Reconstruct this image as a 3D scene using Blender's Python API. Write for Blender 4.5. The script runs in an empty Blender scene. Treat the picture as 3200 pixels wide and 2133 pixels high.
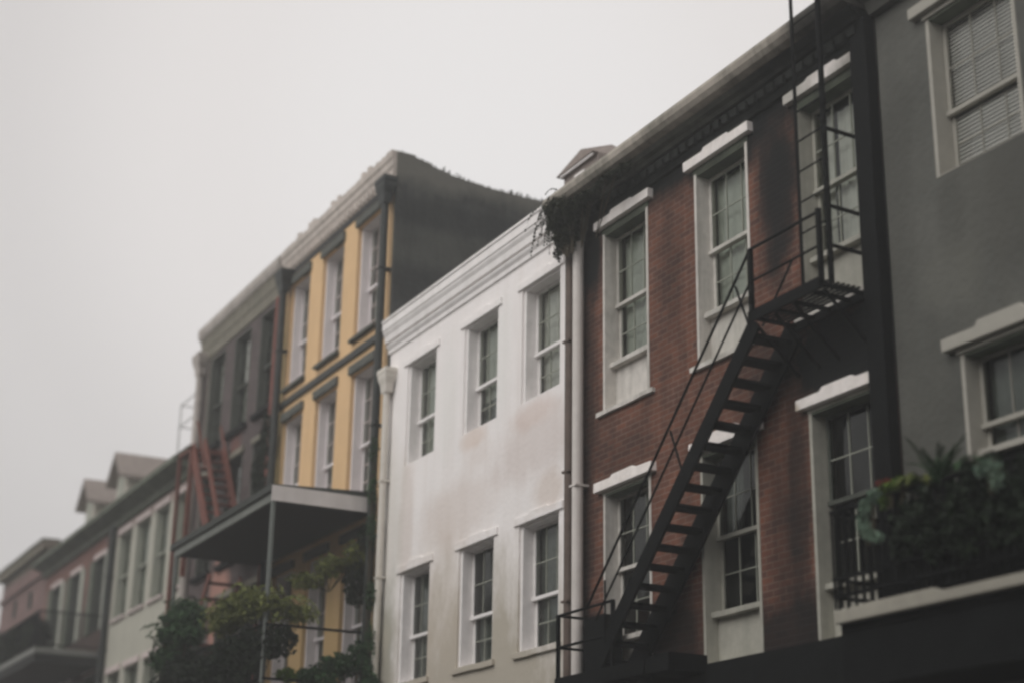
import bpy, math, random
from mathutils import Vector, Matrix, noise
R = math.radians
sc = bpy.context.scene
# ---------------------------------------------------------------- camera
cam_d = bpy.data.cameras.new("camera"); cam = bpy.data.objects.new("camera", cam_d)
sc.collection.objects.link(cam); sc.camera = cam
YAW, PITCH, ROLL = R(62.51411283), R(19.05760501), R(0.97355807)
_f = Vector((-math.sin(YAW)*math.cos(PITCH), math.cos(YAW)*math.cos(PITCH), math.sin(PITCH)))
_r = _f.cross(Vector((0, 0, 1))).normalized(); _u = _r.cross(_f)
_r2 = math.cos(ROLL)*_r + math.sin(ROLL)*_u; _u2 = -math.sin(ROLL)*_r + math.cos(ROLL)*_u
cam.matrix_world = Matrix(((_r2.x, _u2.x, -_f.x, 0), (_r2.y, _u2.y, -_f.y, -11.0), (_r2.z, _u2.z, -_f.z, 1.6), (0, 0, 0, 1)))
cam_d.sensor_width = 36; cam_d.lens = 57.4917
cam_d.clip_start = 0.1; cam_d.clip_end = 3000
cam_d.dof.use_dof = True; cam_d.dof.focus_distance = 21.5; cam_d.dof.aperture_fstop = 0.42
# ---------------------------------------------------------------- world: fog-white overcast sky
SUN_EL, SUN_AZ = R(42), R(171)        # azimuth measured from +Y clockwise: light comes from the street side
w = bpy.data.worlds.new("World"); sc.world = w; w.use_nodes = True
nt = w.node_tree; nt.nodes.clear(); N = nt.nodes.new; L = nt.links.new
sky = N('ShaderNodeTexSky'); sky.sky_type = 'NISHITA'; sky.sun_disc = False
sky.sun_elevation = SUN_EL; sky.sun_rotation = SUN_AZ
bg = N('ShaderNodeBackground'); bg.inputs['Strength'].default_value = 0.1
tc = N('ShaderNodeTexCoord'); dp = N('ShaderNodeVectorMath'); dp.operation = 'DOT_PRODUCT'
nrm = N('ShaderNodeVectorMath'); nrm.operation = 'NORMALIZE'
L(tc.outputs['Generated'], nrm.inputs[0]); L(nrm.outputs[0], dp.inputs[0])
BR = Vector((-0.805, 0.405, 0.433)).normalized(); dp.inputs[1].default_value = BR
ramp = N('ShaderNodeValToRGB'); cr = ramp.color_ramp; cr.interpolation = 'EASE'
L(dp.outputs['Value'], ramp.inputs[0])
WB = .925
def _c(v, k=(1, .965, .945)): return (v*k[0]*WB, v*k[1]*WB, v*k[2]*WB, 1)
cr.elements[0].position = 0.55; cr.elements[0].color = _c(6.3)
cr.elements[1].position = 1.0; cr.elements[1].color = _c(8.0, (1, .970, .955))
for p_, v_ in ((.90, 5.7), (.93, 6.05), (.955, 6.5), (.985, 7.6)): e = cr.elements.new(p_); e.color = _c(v_, (1, .957, .935))
mx = N('ShaderNodeMix'); mx.data_type = 'RGBA'; mx.inputs[0].default_value = 0.96
L(sky.outputs[0], mx.inputs[6]); L(ramp.outputs[0], mx.inputs[7]); L(mx.outputs[2], bg.inputs[0])
wo = N('ShaderNodeOutputWorld'); L(bg.outputs[0], wo.inputs[0])
# ---------------------------------------------------------------- the sun, blurred wide by the cloud
sd = bpy.data.lights.new("sun", 'SUN'); sd.energy = 1.5; sd.angle = R(50); sd.color = (1, .975, .94)
so = bpy.data.objects.new("sun", sd); sc.collection.objects.link(so)
_sdir = Vector((math.sin(SUN_AZ)*math.cos(SUN_EL), math.cos(SUN_AZ)*math.cos(SUN_EL), math.sin(SUN_EL)))
so.rotation_euler = _sdir.to_track_quat('Z', 'Y').to_euler(); so.location = (0, -6, 40)
sc.view_settings.view_transform = 'Standard'; sc.view_settings.look = 'None'
sc.view_settings.exposure = 0.24; sc.view_settings.gamma = 1.0
sc.cycles.pixel_filter_type = 'BLACKMAN_HARRIS'; sc.cycles.filter_width = 2.6; sc.cycles.use_denoising = True; sc.cycles.max_bounces = 6; sc.cycles.volume_bounces = 1
sc.cycles.transparent_max_bounces = 16
# ---------------------------------------------------------------- materials
def mat(name, col, rough=.8, var=.18, scale=3.0, bump=.15, bscale=30, streak=0., streakcol=(.2, .15, .1), spec=.25, metal=0., layers=()):
    """plain surface with mottling, optional vertical streaks and shaped dirt patches (x, z, rx, rz, strength, colour)"""
    m = bpy.data.materials.new(name); m.use_nodes = True; t = m.node_tree; b = t.nodes['Principled BSDF']
    n = t.nodes.new; l = t.links.new
    b.inputs['Roughness'].default_value = rough; b.inputs['Specular IOR Level'].default_value = spec
    b.inputs['Metallic'].default_value = metal
    g = n('ShaderNodeNewGeometry')
    no = n('ShaderNodeTexNoise'); no.inputs['Scale'].default_value = scale; no.inputs['Detail'].default_value = 6
    no.inputs['Roughness'].default_value = .65
    l(g.outputs['Position'], no.inputs['Vector'])
    cur = shade(t, no.outputs[0], col, var)
    cur = dirt_and_shade(t, g, cur, streak, streakcol, layers)
    l(cur, b.inputs['Base Color'])
    addbump(t, g, b, bump, bscale)
    return m
def shade(t, fac, col, var):
    r = t.nodes.new('ShaderNodeValToRGB'); r.color_ramp.elements[0].position = .3; r.color_ramp.elements[1].position = .7
    r.color_ramp.elements[0].color = tuple(c*(1-var) for c in col)+(1,)
    r.color_ramp.elements[1].color = tuple(min(1, c*(1+var)) for c in col)+(1,)
    t.links.new(fac, r.inputs[0]); return r.outputs[0]
def mixc(t, fac, a, b, bcol=None):
    m = t.nodes.new('ShaderNodeMix'); m.data_type = 'RGBA'
    if isinstance(fac, float): m.inputs[0].default_value = fac
    else: t.links.new(fac, m.inputs[0])
    t.links.new(a, m.inputs[6])
    if bcol: m.inputs[7].default_value = tuple(bcol)+(1,)
    else: t.links.new(b, m.inputs[7])
    return m.outputs[2]
def math_(t, op, a, b=None, c=None, clamp=False):
    m = t.nodes.new('ShaderNodeMath'); m.operation = op; m.use_clamp = clamp
    for i, v in enumerate((a, b, c)):
        if v is None: continue
        if isinstance(v, (int, float)): m.inputs[i].default_value = v
        else: t.links.new(v, m.inputs[i])
    return m.outputs[0]
def dirt_and_shade(t, g, cur, streak, streakcol, layers):
    n = t.nodes.new; l = t.links.new
    if streak:
        mp = n('ShaderNodeMapping'); mp.inputs['Scale'].default_value = (2.6, 2.6, .22)
        l(g.outputs['Position'], mp.inputs[0])
        s = n('ShaderNodeTexNoise'); s.inputs['Scale'].default_value = 1.3; s.inputs['Detail'].default_value = 8; s.inputs['Roughness'].default_value = .7
        l(mp.outputs[0], s.inputs['Vector'])
        f = math_(t, 'MULTIPLY_ADD', s.outputs[0], 3.2, -1.45, True); f = math_(t, 'MULTIPLY', f, streak)
        cur = mixc(t, f, cur, None, streakcol)
    if layers:
        sp = n('ShaderNodeSeparateXYZ'); l(g.outputs['Position'], sp.inputs[0])
        dn = n('ShaderNodeTexNoise'); dn.inputs['Scale'].default_value = 1.1; dn.inputs['Detail'].default_value = 7; dn.inputs['Roughness'].default_value = .7
        mp2 = n('ShaderNodeMapping'); mp2.inputs['Scale'].default_value = (1.5, 1.5, .8); l(g.outputs['Position'], mp2.inputs[0]); l(mp2.outputs[0], dn.inputs['Vector'])
        for (x, z, rx, rz, st, c) in layers:
            dx = math_(t, 'MULTIPLY_ADD', sp.outputs[0], 1/rx, -x/rx); dz = math_(t, 'MULTIPLY_ADD', sp.outputs[2], 1/rz, -z/rz)
            d2 = math_(t, 'ADD', math_(t, 'MULTIPLY', dx, dx), math_(t, 'MULTIPLY', dz, dz))
            d = math_(t, 'SQRT', d2)
            d = math_(t, 'MULTIPLY_ADD', dn.outputs[0], 1.5, math_(t, 'SUBTRACT', .6, d))   # 1.35-ish at centre
            f = math_(t, 'MULTIPLY', math_(t, 'MULTIPLY_ADD', d, 1.6, -.3, True), st)
            cur = mixc(t, f, cur, None, c)
    return cur
def addbump(t, g, b, bump, bscale):
    if not bump: return
    no = t.nodes.new('ShaderNodeTexNoise'); no.inputs['Scale'].default_value = bscale; no.inputs['Detail'].default_value = 4
    t.links.new(g.outputs['Position'], no.inputs['Vector'])
    bm = t.nodes.new('ShaderNodeBump'); bm.inputs['Strength'].default_value = bump; bm.inputs['Distance'].default_value = .02
    t.links.new(no.outputs[0], bm.inputs['Height']); t.links.new(bm.outputs[0], b.inputs['Normal'])
def brick(name, c1, c2, mortar, layers=(), streak=0., streakcol=(.02, .02, .02), bw=.23, bh=.078, var=.32):
    m = bpy.data.materials.new(name); m.use_nodes = True; t = m.node_tree; b = t.nodes['Principled BSDF']
    n = t.nodes.new; l = t.links.new; b.inputs['Roughness'].default_value = .85; b.inputs['Specular IOR Level'].default_value = .2
    g = n('ShaderNodeNewGeometry'); sp = n('ShaderNodeSeparateXYZ'); l(g.outputs['Position'], sp.inputs[0])
    ad = math_(t, 'ADD', sp.outputs[0], sp.outputs[1]); cb = n('ShaderNodeCombineXYZ'); l(ad, cb.inputs[0]); l(sp.outputs[2], cb.inputs[1])
    bt = n('ShaderNodeTexBrick'); l(cb.outputs[0], bt.inputs['Vector'])
    bt.inputs['Scale'].default_value = 1; bt.inputs['Brick Width'].default_value = bw; bt.inputs['Row Height'].default_value = bh
    bt.inputs['Mortar Size'].default_value = .008; bt.inputs['Mortar Smooth'].default_value = .4; bt.inputs['Bias'].default_value = -.1
    bt.inputs['Color1'].default_value = c1+(1,); bt.inputs['Color2'].default_value = c2+(1,); bt.inputs['Mortar'].default_value = mortar+(1,)
    no = n('ShaderNodeTexNoise'); no.inputs['Scale'].default_value = 1.7; no.inputs['Detail'].default_value = 8; no.inputs['Roughness'].default_value = .7
    l(g.outputs['Position'], no.inputs['Vector'])
    hs = n('ShaderNodeHueSaturation'); l(bt.outputs[0], hs.inputs['Color'])
    l(math_(t, 'MULTIPLY_ADD', no.outputs[0], 2.4*var*2, 1-1.2*var*2), hs.inputs['Value'])
    cur = dirt_and_shade(t, g, hs.outputs[0], streak, streakcol, layers)
    l(cur, b.inputs['Base Color'])
    bm = n('ShaderNodeBump'); bm.inputs['Strength'].default_value = .6; bm.inputs['Distance'].default_value = .012
    inv = math_(t, 'SUBTRACT', 1.0, bt.outputs['Fac']); n2 = n('ShaderNodeTexNoise'); n2.inputs['Scale'].default_value = 40; l(g.outputs['Position'], n2.inputs['Vector'])
    l(math_(t, 'MULTIPLY_ADD', n2.outputs[0], .4, inv), bm.inputs['Height']); l(bm.outputs[0], b.inputs['Normal'])
    return m
def glassmat():
    m = bpy.data.materials.new("window_glass"); m.use_nodes = True; t = m.node_tree; t.nodes.clear(); n = t.nodes.new; l = t.links.new
    o = n('ShaderNodeOutputMaterial'); mx = n('ShaderNodeMixShader'); tr = n('ShaderNodeBsdfTransparent'); gl = n('ShaderNodeBsdfGlossy')
    tr.inputs[0].default_value = (.88, .91, .89, 1); gl.inputs['Roughness'].default_value = .06; gl.inputs[0].default_value = (.8, .82, .8, 1)
    fr = n('ShaderNodeFresnel'); fr.inputs[0].default_value = 1.5
    g = n('ShaderNodeNewGeometry'); no = n('ShaderNodeTexNoise'); no.inputs['Scale'].default_value = 2.2; l(g.outputs['Position'], no.inputs['Vector'])
    bm = n('ShaderNodeBump'); bm.inputs['Strength'].default_value = .25; bm.inputs['Distance'].default_value = .02; l(no.outputs[0], bm.inputs['Height'])
    l(bm.outputs[0], gl.inputs['Normal']); l(bm.outputs[0], fr.inputs['Normal'])
    l(fr.outputs[0], mx.inputs[0]); l(tr.outputs[0], mx.inputs[1]); l(gl.outputs[0], mx.inputs[2]); l(mx.outputs[0], o.inputs[0])
    return m
SOOT = (.007, .0078, .0082)
M = dict(
 glass=glassmat(),
 white_wall=mat("white_stucco", (.89, .855, .845), var=.035, scale=1.2, streak=.2, streakcol=(.52, .43, .36), bump=.3, bscale=14,
    layers=[(-24.9, 7.7, .3, 1.3, .35, (.54, .43, .36)), (-20.3, 8.0, 1.6, .55, .4, (.56, .46, .42)), (-22.2, 8.3, .5, .3, .2, (.52, .38, .30)), (-19.9, 7.25, .5, .3, .35, (.5, .36, .26)), (-25.6, 5.3, .45, 1.6, .75, (.16, .17, .11)), (-22.5, 4.4, 4.5, 2.3, .95, (.44, .40, .33)), (-23.5, 6.2, 1.2, 1.6, .35, (.58, .50, .42)), (-25.6, 7.5, .6, 2.0, .35, (.5, .48, .4)), (-22.9, 7.5, 1.6, .6, .35, (.64, .53, .47)), (-20.4, 8.5, .7, .25, .5, (.66, .52, .46)), (-22.4, 8.6, .5, .2, .45, (.66, .50, .40)), (-21.5, 9.7, .4, 1.0, .3, (.74, .76, .72)), (-23.4, 9.5, .4, 1.2, .25, (.74, .76, .72))]),  # broad lowest patch mixes grime with painted street shade
 white_trim=mat("white_paint_trim", (.84, .81, .80), var=.08, scale=5, bump=.15, streak=.15, streakcol=(.45, .40, .34)),
 cornice_white=mat("white_cornice_paint", (.87, .84, .83), var=.05, scale=4, streak=.25, streakcol=(.42, .38, .34)),
 bt_trim=mat("weathered_cream_trim", (.62, .59, .55), var=.14, scale=6, streak=.85, streakcol=(.25, .24, .21), bump=.2,
    layers=[(-15.5, 9, .5, 2.2, .35, (.33, .33, .28))]),
 bt_trim_dim=mat("falloff_dimmed_trim", (.40, .39, .34), var=.14, scale=6, streak=.5, streakcol=(.20, .20, .17), bump=.2),  # dimmer copy of the cream trim, light falloff put into its tone
 bt_lintel=mat("pale_stone_lintel", (.90, .85, .82), var=.1, scale=8, streak=.25, streakcol=(.35, .26, .18), bump=.3,
    layers=[(-12.62, 6.9, .14, .12, .8, (.28, .19, .09)), (-14.1, 6.9, .12, .1, .6, (.42, .33, .2)), (-13.9, 10.7, .45, .3, .6, (.25, .25, .21)), (-12.7, 10.6, .5, .3, .7, (.22, .21, .18))]),
 brick=brick("dark_red_brick", (.17, .070, .046), (.095, .046, .036), (.20, .135, .105),
    layers=[(-13.2, 10.5, 1.3, 1.0, 1.0, SOOT), (-14.45, 9.9, .4, 1.3, .75, SOOT), (-12.7, 9, .5, 2.6, 1., SOOT), (-13.2, 7.45, 1.6, .7, 1.0, SOOT), (-15.6, 10.9, 3.0, .5, 1., SOOT), (-14.35, 9.6, .35, 1.3, .9, SOOT), (-12.6, 7.5, .35, 4.5, .9, SOOT), (-14.2, 6.0, .25, 1.5, .7, SOOT),
            (-16.8, 4.6, 1.0, .7, .85, SOOT), (-14.4, 4.5, 1.2, .5, .9, SOOT), (-18.8, 10.5, .55, .9, 1., SOOT), (-18.75, 4.8, .45, .7, 1., SOOT), (-15.2, 10.6, .7, .5, .9, SOOT), (-18.9, 7.5, .35, 4, .65, SOOT), (-17.9, 7.3, .9, .35, .35, SOOT), (-15.0, 7.4, .5, .8, .4, SOOT), (-14.5, 5.6, .35, .9, .55, SOOT), (-16.7, 9.6, .3, 1.0, .35, SOOT)], streak=.55, streakcol=(.022, .017, .015)),
 b_corn_top=mat("weathered_glow_gutter", (.38, .345, .30), var=.3, scale=3, streak=.9, streakcol=(.07, .08, .06), layers=[(-12.8, 11.3, 1.0, .8, .8, SOOT)]),  # pale gutter over darker cornice: sky glow painted into the upper edge
 b_corn_mid=mat("mossy_glow_cornice", (.085, .088, .072), var=.4, scale=3, streak=.9, streakcol=(.022, .026, .022), layers=[(-13.2, 11.3, 1.6, .8, .95, SOOT)]),
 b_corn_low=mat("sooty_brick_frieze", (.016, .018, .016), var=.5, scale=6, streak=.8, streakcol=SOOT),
 soot=mat("soot_black_paint", (.006, .0066, .007), var=.3, rough=.85, scale=8, spec=.1),
 iron=mat("black_iron", (.005, .0056, .006), rough=.8, var=.35, scale=20, spec=.08),
 shop=mat("black_shopfront", (.007, .0078, .0082), spec=.08, rough=.85, var=.3),
 grey_wall=mat("dark_grey_render", (.095, .096, .086), var=.22, scale=.9, streak=.5, streakcol=(.08, .078, .066), bump=.5, bscale=12,
    layers=[(-9.4, 8.2, 1.2, 2.0, .5, (.055, .055, .05)), (-12.0, 5.5, .5, 1.2, .35, (.07, .07, .06)), (-9.6, 10.8, .8, 1.2, .8, (.03, .03, .03)), (-11.5, 8.3, .25, .6, .45, (.06, .06, .052)), (-10.7, 8.2, .5, .7, .4, (.065, .063, .055)), (-12.2, 9.3, .2, 1.8, .4, (.07, .07, .062)), (-11.6, 7.7, .5, .4, .35, (.14, .14, .12))]),
 grey_trim=mat("greige_trim", (.36, .345, .305), var=.08, scale=5, streak=.25, streakcol=(.30, .29, .25)),
 blind=mat("cream_blind", (.93, .88, .85), var=.04),
 curtain=mat("grey_green_curtain", (.50, .52, .46), var=.15, scale=4, rough=.9),
 curtain_or_sky_pale=mat("pale_curtain_or_sky", (.66, .65, .6), var=.12, scale=4, rough=.9),
 curtain_dim=mat("dim_curtain", (.14, .155, .14), var=.2, scale=4, rough=.9),
 room=mat("dark_room", (.02, .021, .022), var=.2),
 yellow=mat("yellow_ochre_render", (.70, .475, .26), var=.06, scale=1.5, streak=.3, streakcol=(.48, .32, .16), bump=.25, bscale=15,
    layers=[(-31.8, 9.5, .35, 5, .6, (.20, .19, .06)), (-29, 5.5, 3.5, 2.0, .5, (.35, .25, .09))]),
 yel_lintel=mat("slate_grey_lintel", (.085, .09, .08), var=.15, scale=6, streak=.4, streakcol=(.17, .165, .15)),
 yel_frame=mat("lilac_white_frame", (.78, .73, .74), var=.05, scale=4, streak=.2, streakcol=(.5, .46, .45)),
 yel_corn=mat("taupe_brick_cornice", (.56, .50, .455), var=.2, scale=6, streak=.4, streakcol=(.20, .175, .145), bump=.5),  # lightened so the cornice top fades into the sky, haze painted in
 moss_wall=mat("mossy_dark_side_wall", (.045, .046, .044), var=.55, scale=2.2, streak=.95, streakcol=(.10, .10, .09), bump=.8, bscale=9,
    layers=[(-26, 14.9, 6, .5, .85, (.155, .15, .13)), (-26, 13.2, 6, .5, .35, (.09, .095, .08)), (-26, 13.9, 6, .35, .6, (.02, .023, .022)), (-26, 12.4, 6, .5, .5, (.022, .024, .024))]),
 dark_wall=brick("dark_plum_brick", (.105, .08, .08), (.08, .065, .065), (.10, .085, .08),
    layers=[(-36.9, 13, .45, 4, .6, (.13, .125, .10)), (-32.1, 10.8, .5, 1.3, .8, (.03, .04, .022)), (-35, 14.5, 5, .4, .8, (.13, .13, .105)), (-34.6, 11.0, .5, .8, .5, (.2, .075, .055)), (-35.1, 8.1, .75, 1.0, 1., (.40, .22, .18)), (-35.1, 7.2, .6, .8, 1., (.38, .2, .16))], streak=.5, streakcol=(.055, .05, .05)),
 dark_frame=mat("dark_green_frame", (.075, .082, .07), var=.2, scale=5),
 dark_corn=mat("dirty_olive_cornice", (.19, .175, .14), var=.2, scale=4, streak=.6, streakcol=(.09, .095, .075)),
 dark_corn_top=mat("dirty_sky_paled_edge", (.44, .40, .37), var=.2, scale=4, streak=.6, streakcol=(.18, .165, .14)),  # edge paled to paint the cornice fading into bright sky
 salmon=mat("salmon_plaster", (.36, .19, .15), var=.15, scale=2.5, streak=.5, streakcol=(.2, .13, .1)),
 redpaint=mat("rust_red_iron", (.15, .05, .035), var=.3, scale=7, rough=.7, streak=.4, streakcol=(.11, .04, .03)),
 redpipe=mat("dull_red_pipe", (.20, .075, .06), var=.2, scale=7),
 gg_wall=mat("pale_greige_render", (.42, .41, .35), var=.08, scale=1.4, streak=.35, streakcol=(.30, .30, .25), layers=[(-41, 11.4, 5, .35, .8, (.38, .28, .26))]),
 gg_lintel=mat("pale_pink_lintel", (.56, .48, .46), var=.08),
 gg_frame=mat("sage_grey_frame", (.34, .35, .30), var=.08),
 gg_corn=mat("mossy_gutter_head_shade", (.10, .115, .085), var=.35, scale=2, streak=.8, streakcol=(.05, .056, .048)),  # gutter colour, reused on window heads as painted shade
 far_red=brick("faded_red_brick", (.18, .085, .07), (.14, .07, .06), (.2, .13, .11), layers=[(-49, 8.6, 6, 1.5, .7, (.03, .03, .028))]),
 far_pink=brick("dusty_pink_brick", (.185, .115, .105), (.15, .095, .09), (.19, .13, .12), layers=[(-57, 12.4, 5, .35, .7, (.16, .17, .12))]),
 roof=mat("mossy_slate_roof", (.13, .13, .10), var=.3, scale=3),
 dorm_roof=mat("brown_grey_shingle", (.26, .22, .20), var=.15, scale=6),
 dorm_wall=mat("cream_dormer_boards", (.50, .47, .41), var=.1, scale=5),
 roof_tar=mat("tar_roof", (.05, .05, .05), var=.2),
 pipe_white=mat("white_downpipe", (.64, .60, .57), var=.08, scale=4, streak=.3, streakcol=(.45, .4, .34), rough=.5),
 pipe_cream=mat("cream_downpipe", (.66, .62, .56), var=.08, scale=4, rough=.5, streak=.4, streakcol=(.3, .31, .22)),
 pipe_brown=mat("brown_downpipe", (.12, .09, .075), var=.2, scale=6, rough=.6),
 pipe_black=mat("black_green_downpipe", (.026, .03, .028), var=.25, scale=6, rough=.5),
 grey_metal=mat("dull_grey_metal", (.07, .075, .07), var=.3, rough=.6),
 canopy_board=mat("dull_white_fascia", (.66, .62, .60), var=.08, scale=3, streak=.3, streakcol=(.4, .36, .33), layers=[]),
 canopy_front=mat("grey_fascia_board", (.17, .18, .165), var=.15, scale=3),
 canopy_top=mat("dark_green_gutter", (.045, .05, .045), var=.2),
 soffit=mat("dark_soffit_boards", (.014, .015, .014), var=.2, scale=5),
 post=mat("grey_green_post", (.15, .165, .155), var=.15),
 slab=mat("dull_cream_slab_edge", (.36, .34, .29), var=.12, scale=4, streak=.3, streakcol=(.2, .19, .16)),
 slab_far=mat("grey_slab_edge", (.20, .205, .19), var=.1),
 thin_grey=mat("pale_galvanised_tube", (.42, .43, .42), var=.1, rough=.4),
 asphalt=mat("asphalt", (.05, .05, .052), var=.2, scale=4, bump=.4, bscale=60),
 paving=mat("concrete_paving", (.22, .21, .19), var=.15, scale=2),
)
def leafmat(name, a, b):
    m = bpy.data.materials.new(name); m.use_nodes = True; t = m.node_tree; bs = t.nodes['Principled BSDF']; n = t.nodes.new; l = t.links.new
    g = n('ShaderNodeNewGeometry'); no = n('ShaderNodeTexNoise'); no.inputs['Scale'].default_value = 5; l(g.outputs['Position'], no.inputs['Vector'])
    f = math_(t, 'ADD', math_(t, 'MULTIPLY', g.outputs['Random Per Island'], .5), math_(t, 'MULTIPLY_ADD', no.outputs[0], 1.6, -.55), None, True)
    r = n('ShaderNodeValToRGB'); r.color_ramp.elements[0].color = a+(1,); r.color_ramp.elements[1].color = b+(1,); l(f, r.inputs[0])
    l(r.outputs[0], bs.inputs['Base Color']); bs.inputs['Roughness'].default_value = .7; bs.inputs['Specular IOR Level'].default_value = .2
    return m
M['lf_dark'] = leafmat("dark_foliage", (.006, .009, .006), (.02, .035, .016))
M['lf_green'] = leafmat("deep_green_foliage", (.010, .028, .012), (.05, .11, .04))
M['lf_yellow'] = leafmat("yellow_green_foliage", (.05, .062, .018), (.20, .22, .06))
M['lf_bright'] = leafmat("lime_foliage", (.03, .06, .01), (.12, .19, .03))
M['lf_pale'] = leafmat("silvery_green_foliage", (.07, .12, .085), (.26, .36, .27))
M['lf_red'] = leafmat("red_blossom", (.10, .015, .012), (.22, .04, .03))
M['lf_soot'] = leafmat("blackened_fern", (.006, .007, .005), (.035, .042, .022))
M['stem'] = mat("woody_stem", (.05, .04, .025))
# ---------------------------------------------------------------- mesh builder
WP = {}
rnd = random.Random(7)
class MB:
    def __init__(s): s.v = []; s.f = []
    def quad(s, a, b, c, d):
        i = len(s.v); s.v += [a, b, c, d]; s.f.append((i, i+1, i+2, i+3))
    def box(s, x0, x1, y0, y1, z0, z1, nx=1, jit=0.):
        """box with nx segments along x; jit roughens its edges"""
        i = len(s.v)
        for k in range(nx+1):
            x = x0+(x1-x0)*k/nx
            for (y, z) in ((y0, z0), (y1, z0), (y1, z1), (y0, z1)):
                s.v.append((x+(rnd.uniform(-jit, jit) if jit and k in (0, nx) else 0), y+(rnd.uniform(-jit, jit)*.5 if jit and y == y0 else 0), z+(rnd.uniform(-jit, jit) if jit else 0)))
        for k in range(nx):
            a = i+4*k
            for q in range(4):
                r = (q+1) % 4; s.f.append((a+q, a+4+q, a+4+r, a+r))
        s.f.append((i, i+1, i+2, i+3)); a = i+4*nx; s.f.append((a+3, a+2, a+1, a))
        return s
    def prism(s, prof, x0, x1):
        """profile [(y,z)...] extruded along x"""
        i = len(s.v); n = len(prof)
        for x in (x0, x1):
            for (y, z) in prof: s.v.append((x, y, z))
        for q in range(n): r = (q+1) % n; s.f.append((i+q, i+n+q, i+n+r, i+r))
        s.f.append(tuple(i+q for q in range(n))); s.f.append(tuple(i+n+q for q in reversed(range(n))))
        return s
    def prism_xz(s, prof, y0, y1):
        i = len(s.v); n = len(prof)
        for y in (y0, y1):
            for (x, z) in prof: s.v.append((x, y, z))
        for q in range(n): r = (q+1) % n; s.f.append((i+q, i+r, i+n+r, i+n+q))
        s.f.append(tuple(i+q for q in reversed(range(n)))); s.f.append(tuple(i+n+q for q in range(n)))
        return s
    def prism_yz(s, prof, x0, x1): return s.prism(prof, x0, x1)
    def tube(s, pts, r, n=8, rr=None):
        pts = [Vector(p) for p in pts]; i = len(s.v)
        for k, p in enumerate(pts):
            d = ((pts[min(k+1, len(pts)-1)]-pts[max(k-1, 0)])).normalized()
            a = d.cross(Vector((0, 0, 1)) if abs(d.z) < .9 else Vector((0, 1, 0))).normalized(); b = d.cross(a)
            q = rr[k] if rr else r
            for j in range(n):
                t = 2*math.pi*(j+.5)/n; s.v.append(tuple(p+(a*math.cos(t)+b*math.sin(t))*q))
        for k in range(len(pts)-1):
            for j in range(n):
                c = i+k*n; j2 = (j+1) % n; s.f.append((c+j, c+j2, c+n+j2, c+n+j))
        s.f.append(tuple(i+j for j in reversed(range(n)))); c = i+(len(pts)-1)*n; s.f.append(tuple(c+j for j in range(n)))
        return s
    def beam(s, p0, p1, wy, h):
        """flat bar from p0 to p1 (same y) of thickness wy in y and height h square to its run"""
        p0 = Vector(p0); p1 = Vector(p1); d = (p1-p0).normalized(); y = Vector((0, 1, 0)); u = d.cross(y).normalized()
        i = len(s.v)
        for p in (p0, p1):
            for (a, b) in ((-1, -1), (1, -1), (1, 1), (-1, 1)): s.v.append(tuple(p+y*(a*wy/2)+u*(b*h/2)))
        for q in range(4): r = (q+1) % 4; s.f.append((i+q, i+4+q, i+4+r, i+r))
        s.f.append((i+3, i+2, i+1, i)); s.f.append((i+4, i+5, i+6, i+7)); return s
    def build(s, name, m, parent=None, origin=None, bevel=0., recalc=True):
        if origin is None:
            origin = WP[parent.name] if parent else Vector((0, 0, 0))
        origin = Vector(origin)
        me = bpy.data.meshes.new(name); me.from_pydata([tuple(Vector(v)-origin) for v in s.v], [], s.f)
        import bmesh
        if recalc: bm = bmesh.new(); bm.from_mesh(me); bmesh.ops.recalc_face_normals(bm, faces=bm.faces); bm.to_mesh(me); bm.free()
        o = bpy.data.objects.new(name, me); sc.collection.objects.link(o); me.materials.append(m)
        if parent: o.parent = parent; o.location = origin-WP[parent.name]
        else: o.location = origin
        WP[o.name] = origin
        if bevel: b = o.modifiers.new('bevel', 'BEVEL'); b.width = bevel; b.segments = 2; b.limit_method = 'ANGLE'
        return o
def tag(o, label=None, cat=None, group=None, kind=None):
    if label: o['label'] = label
    if cat: o['category'] = cat
    if group: o['group'] = group
    if kind: o['kind'] = kind
    return o
def empty(name, loc, label, cat, group=None):
    o = bpy.data.objects.new(name, None); sc.collection.objects.link(o); o.location = loc; WP[o.name] = Vector(loc)
    o.empty_display_size = .3
    return tag(o, label, cat, group)
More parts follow.
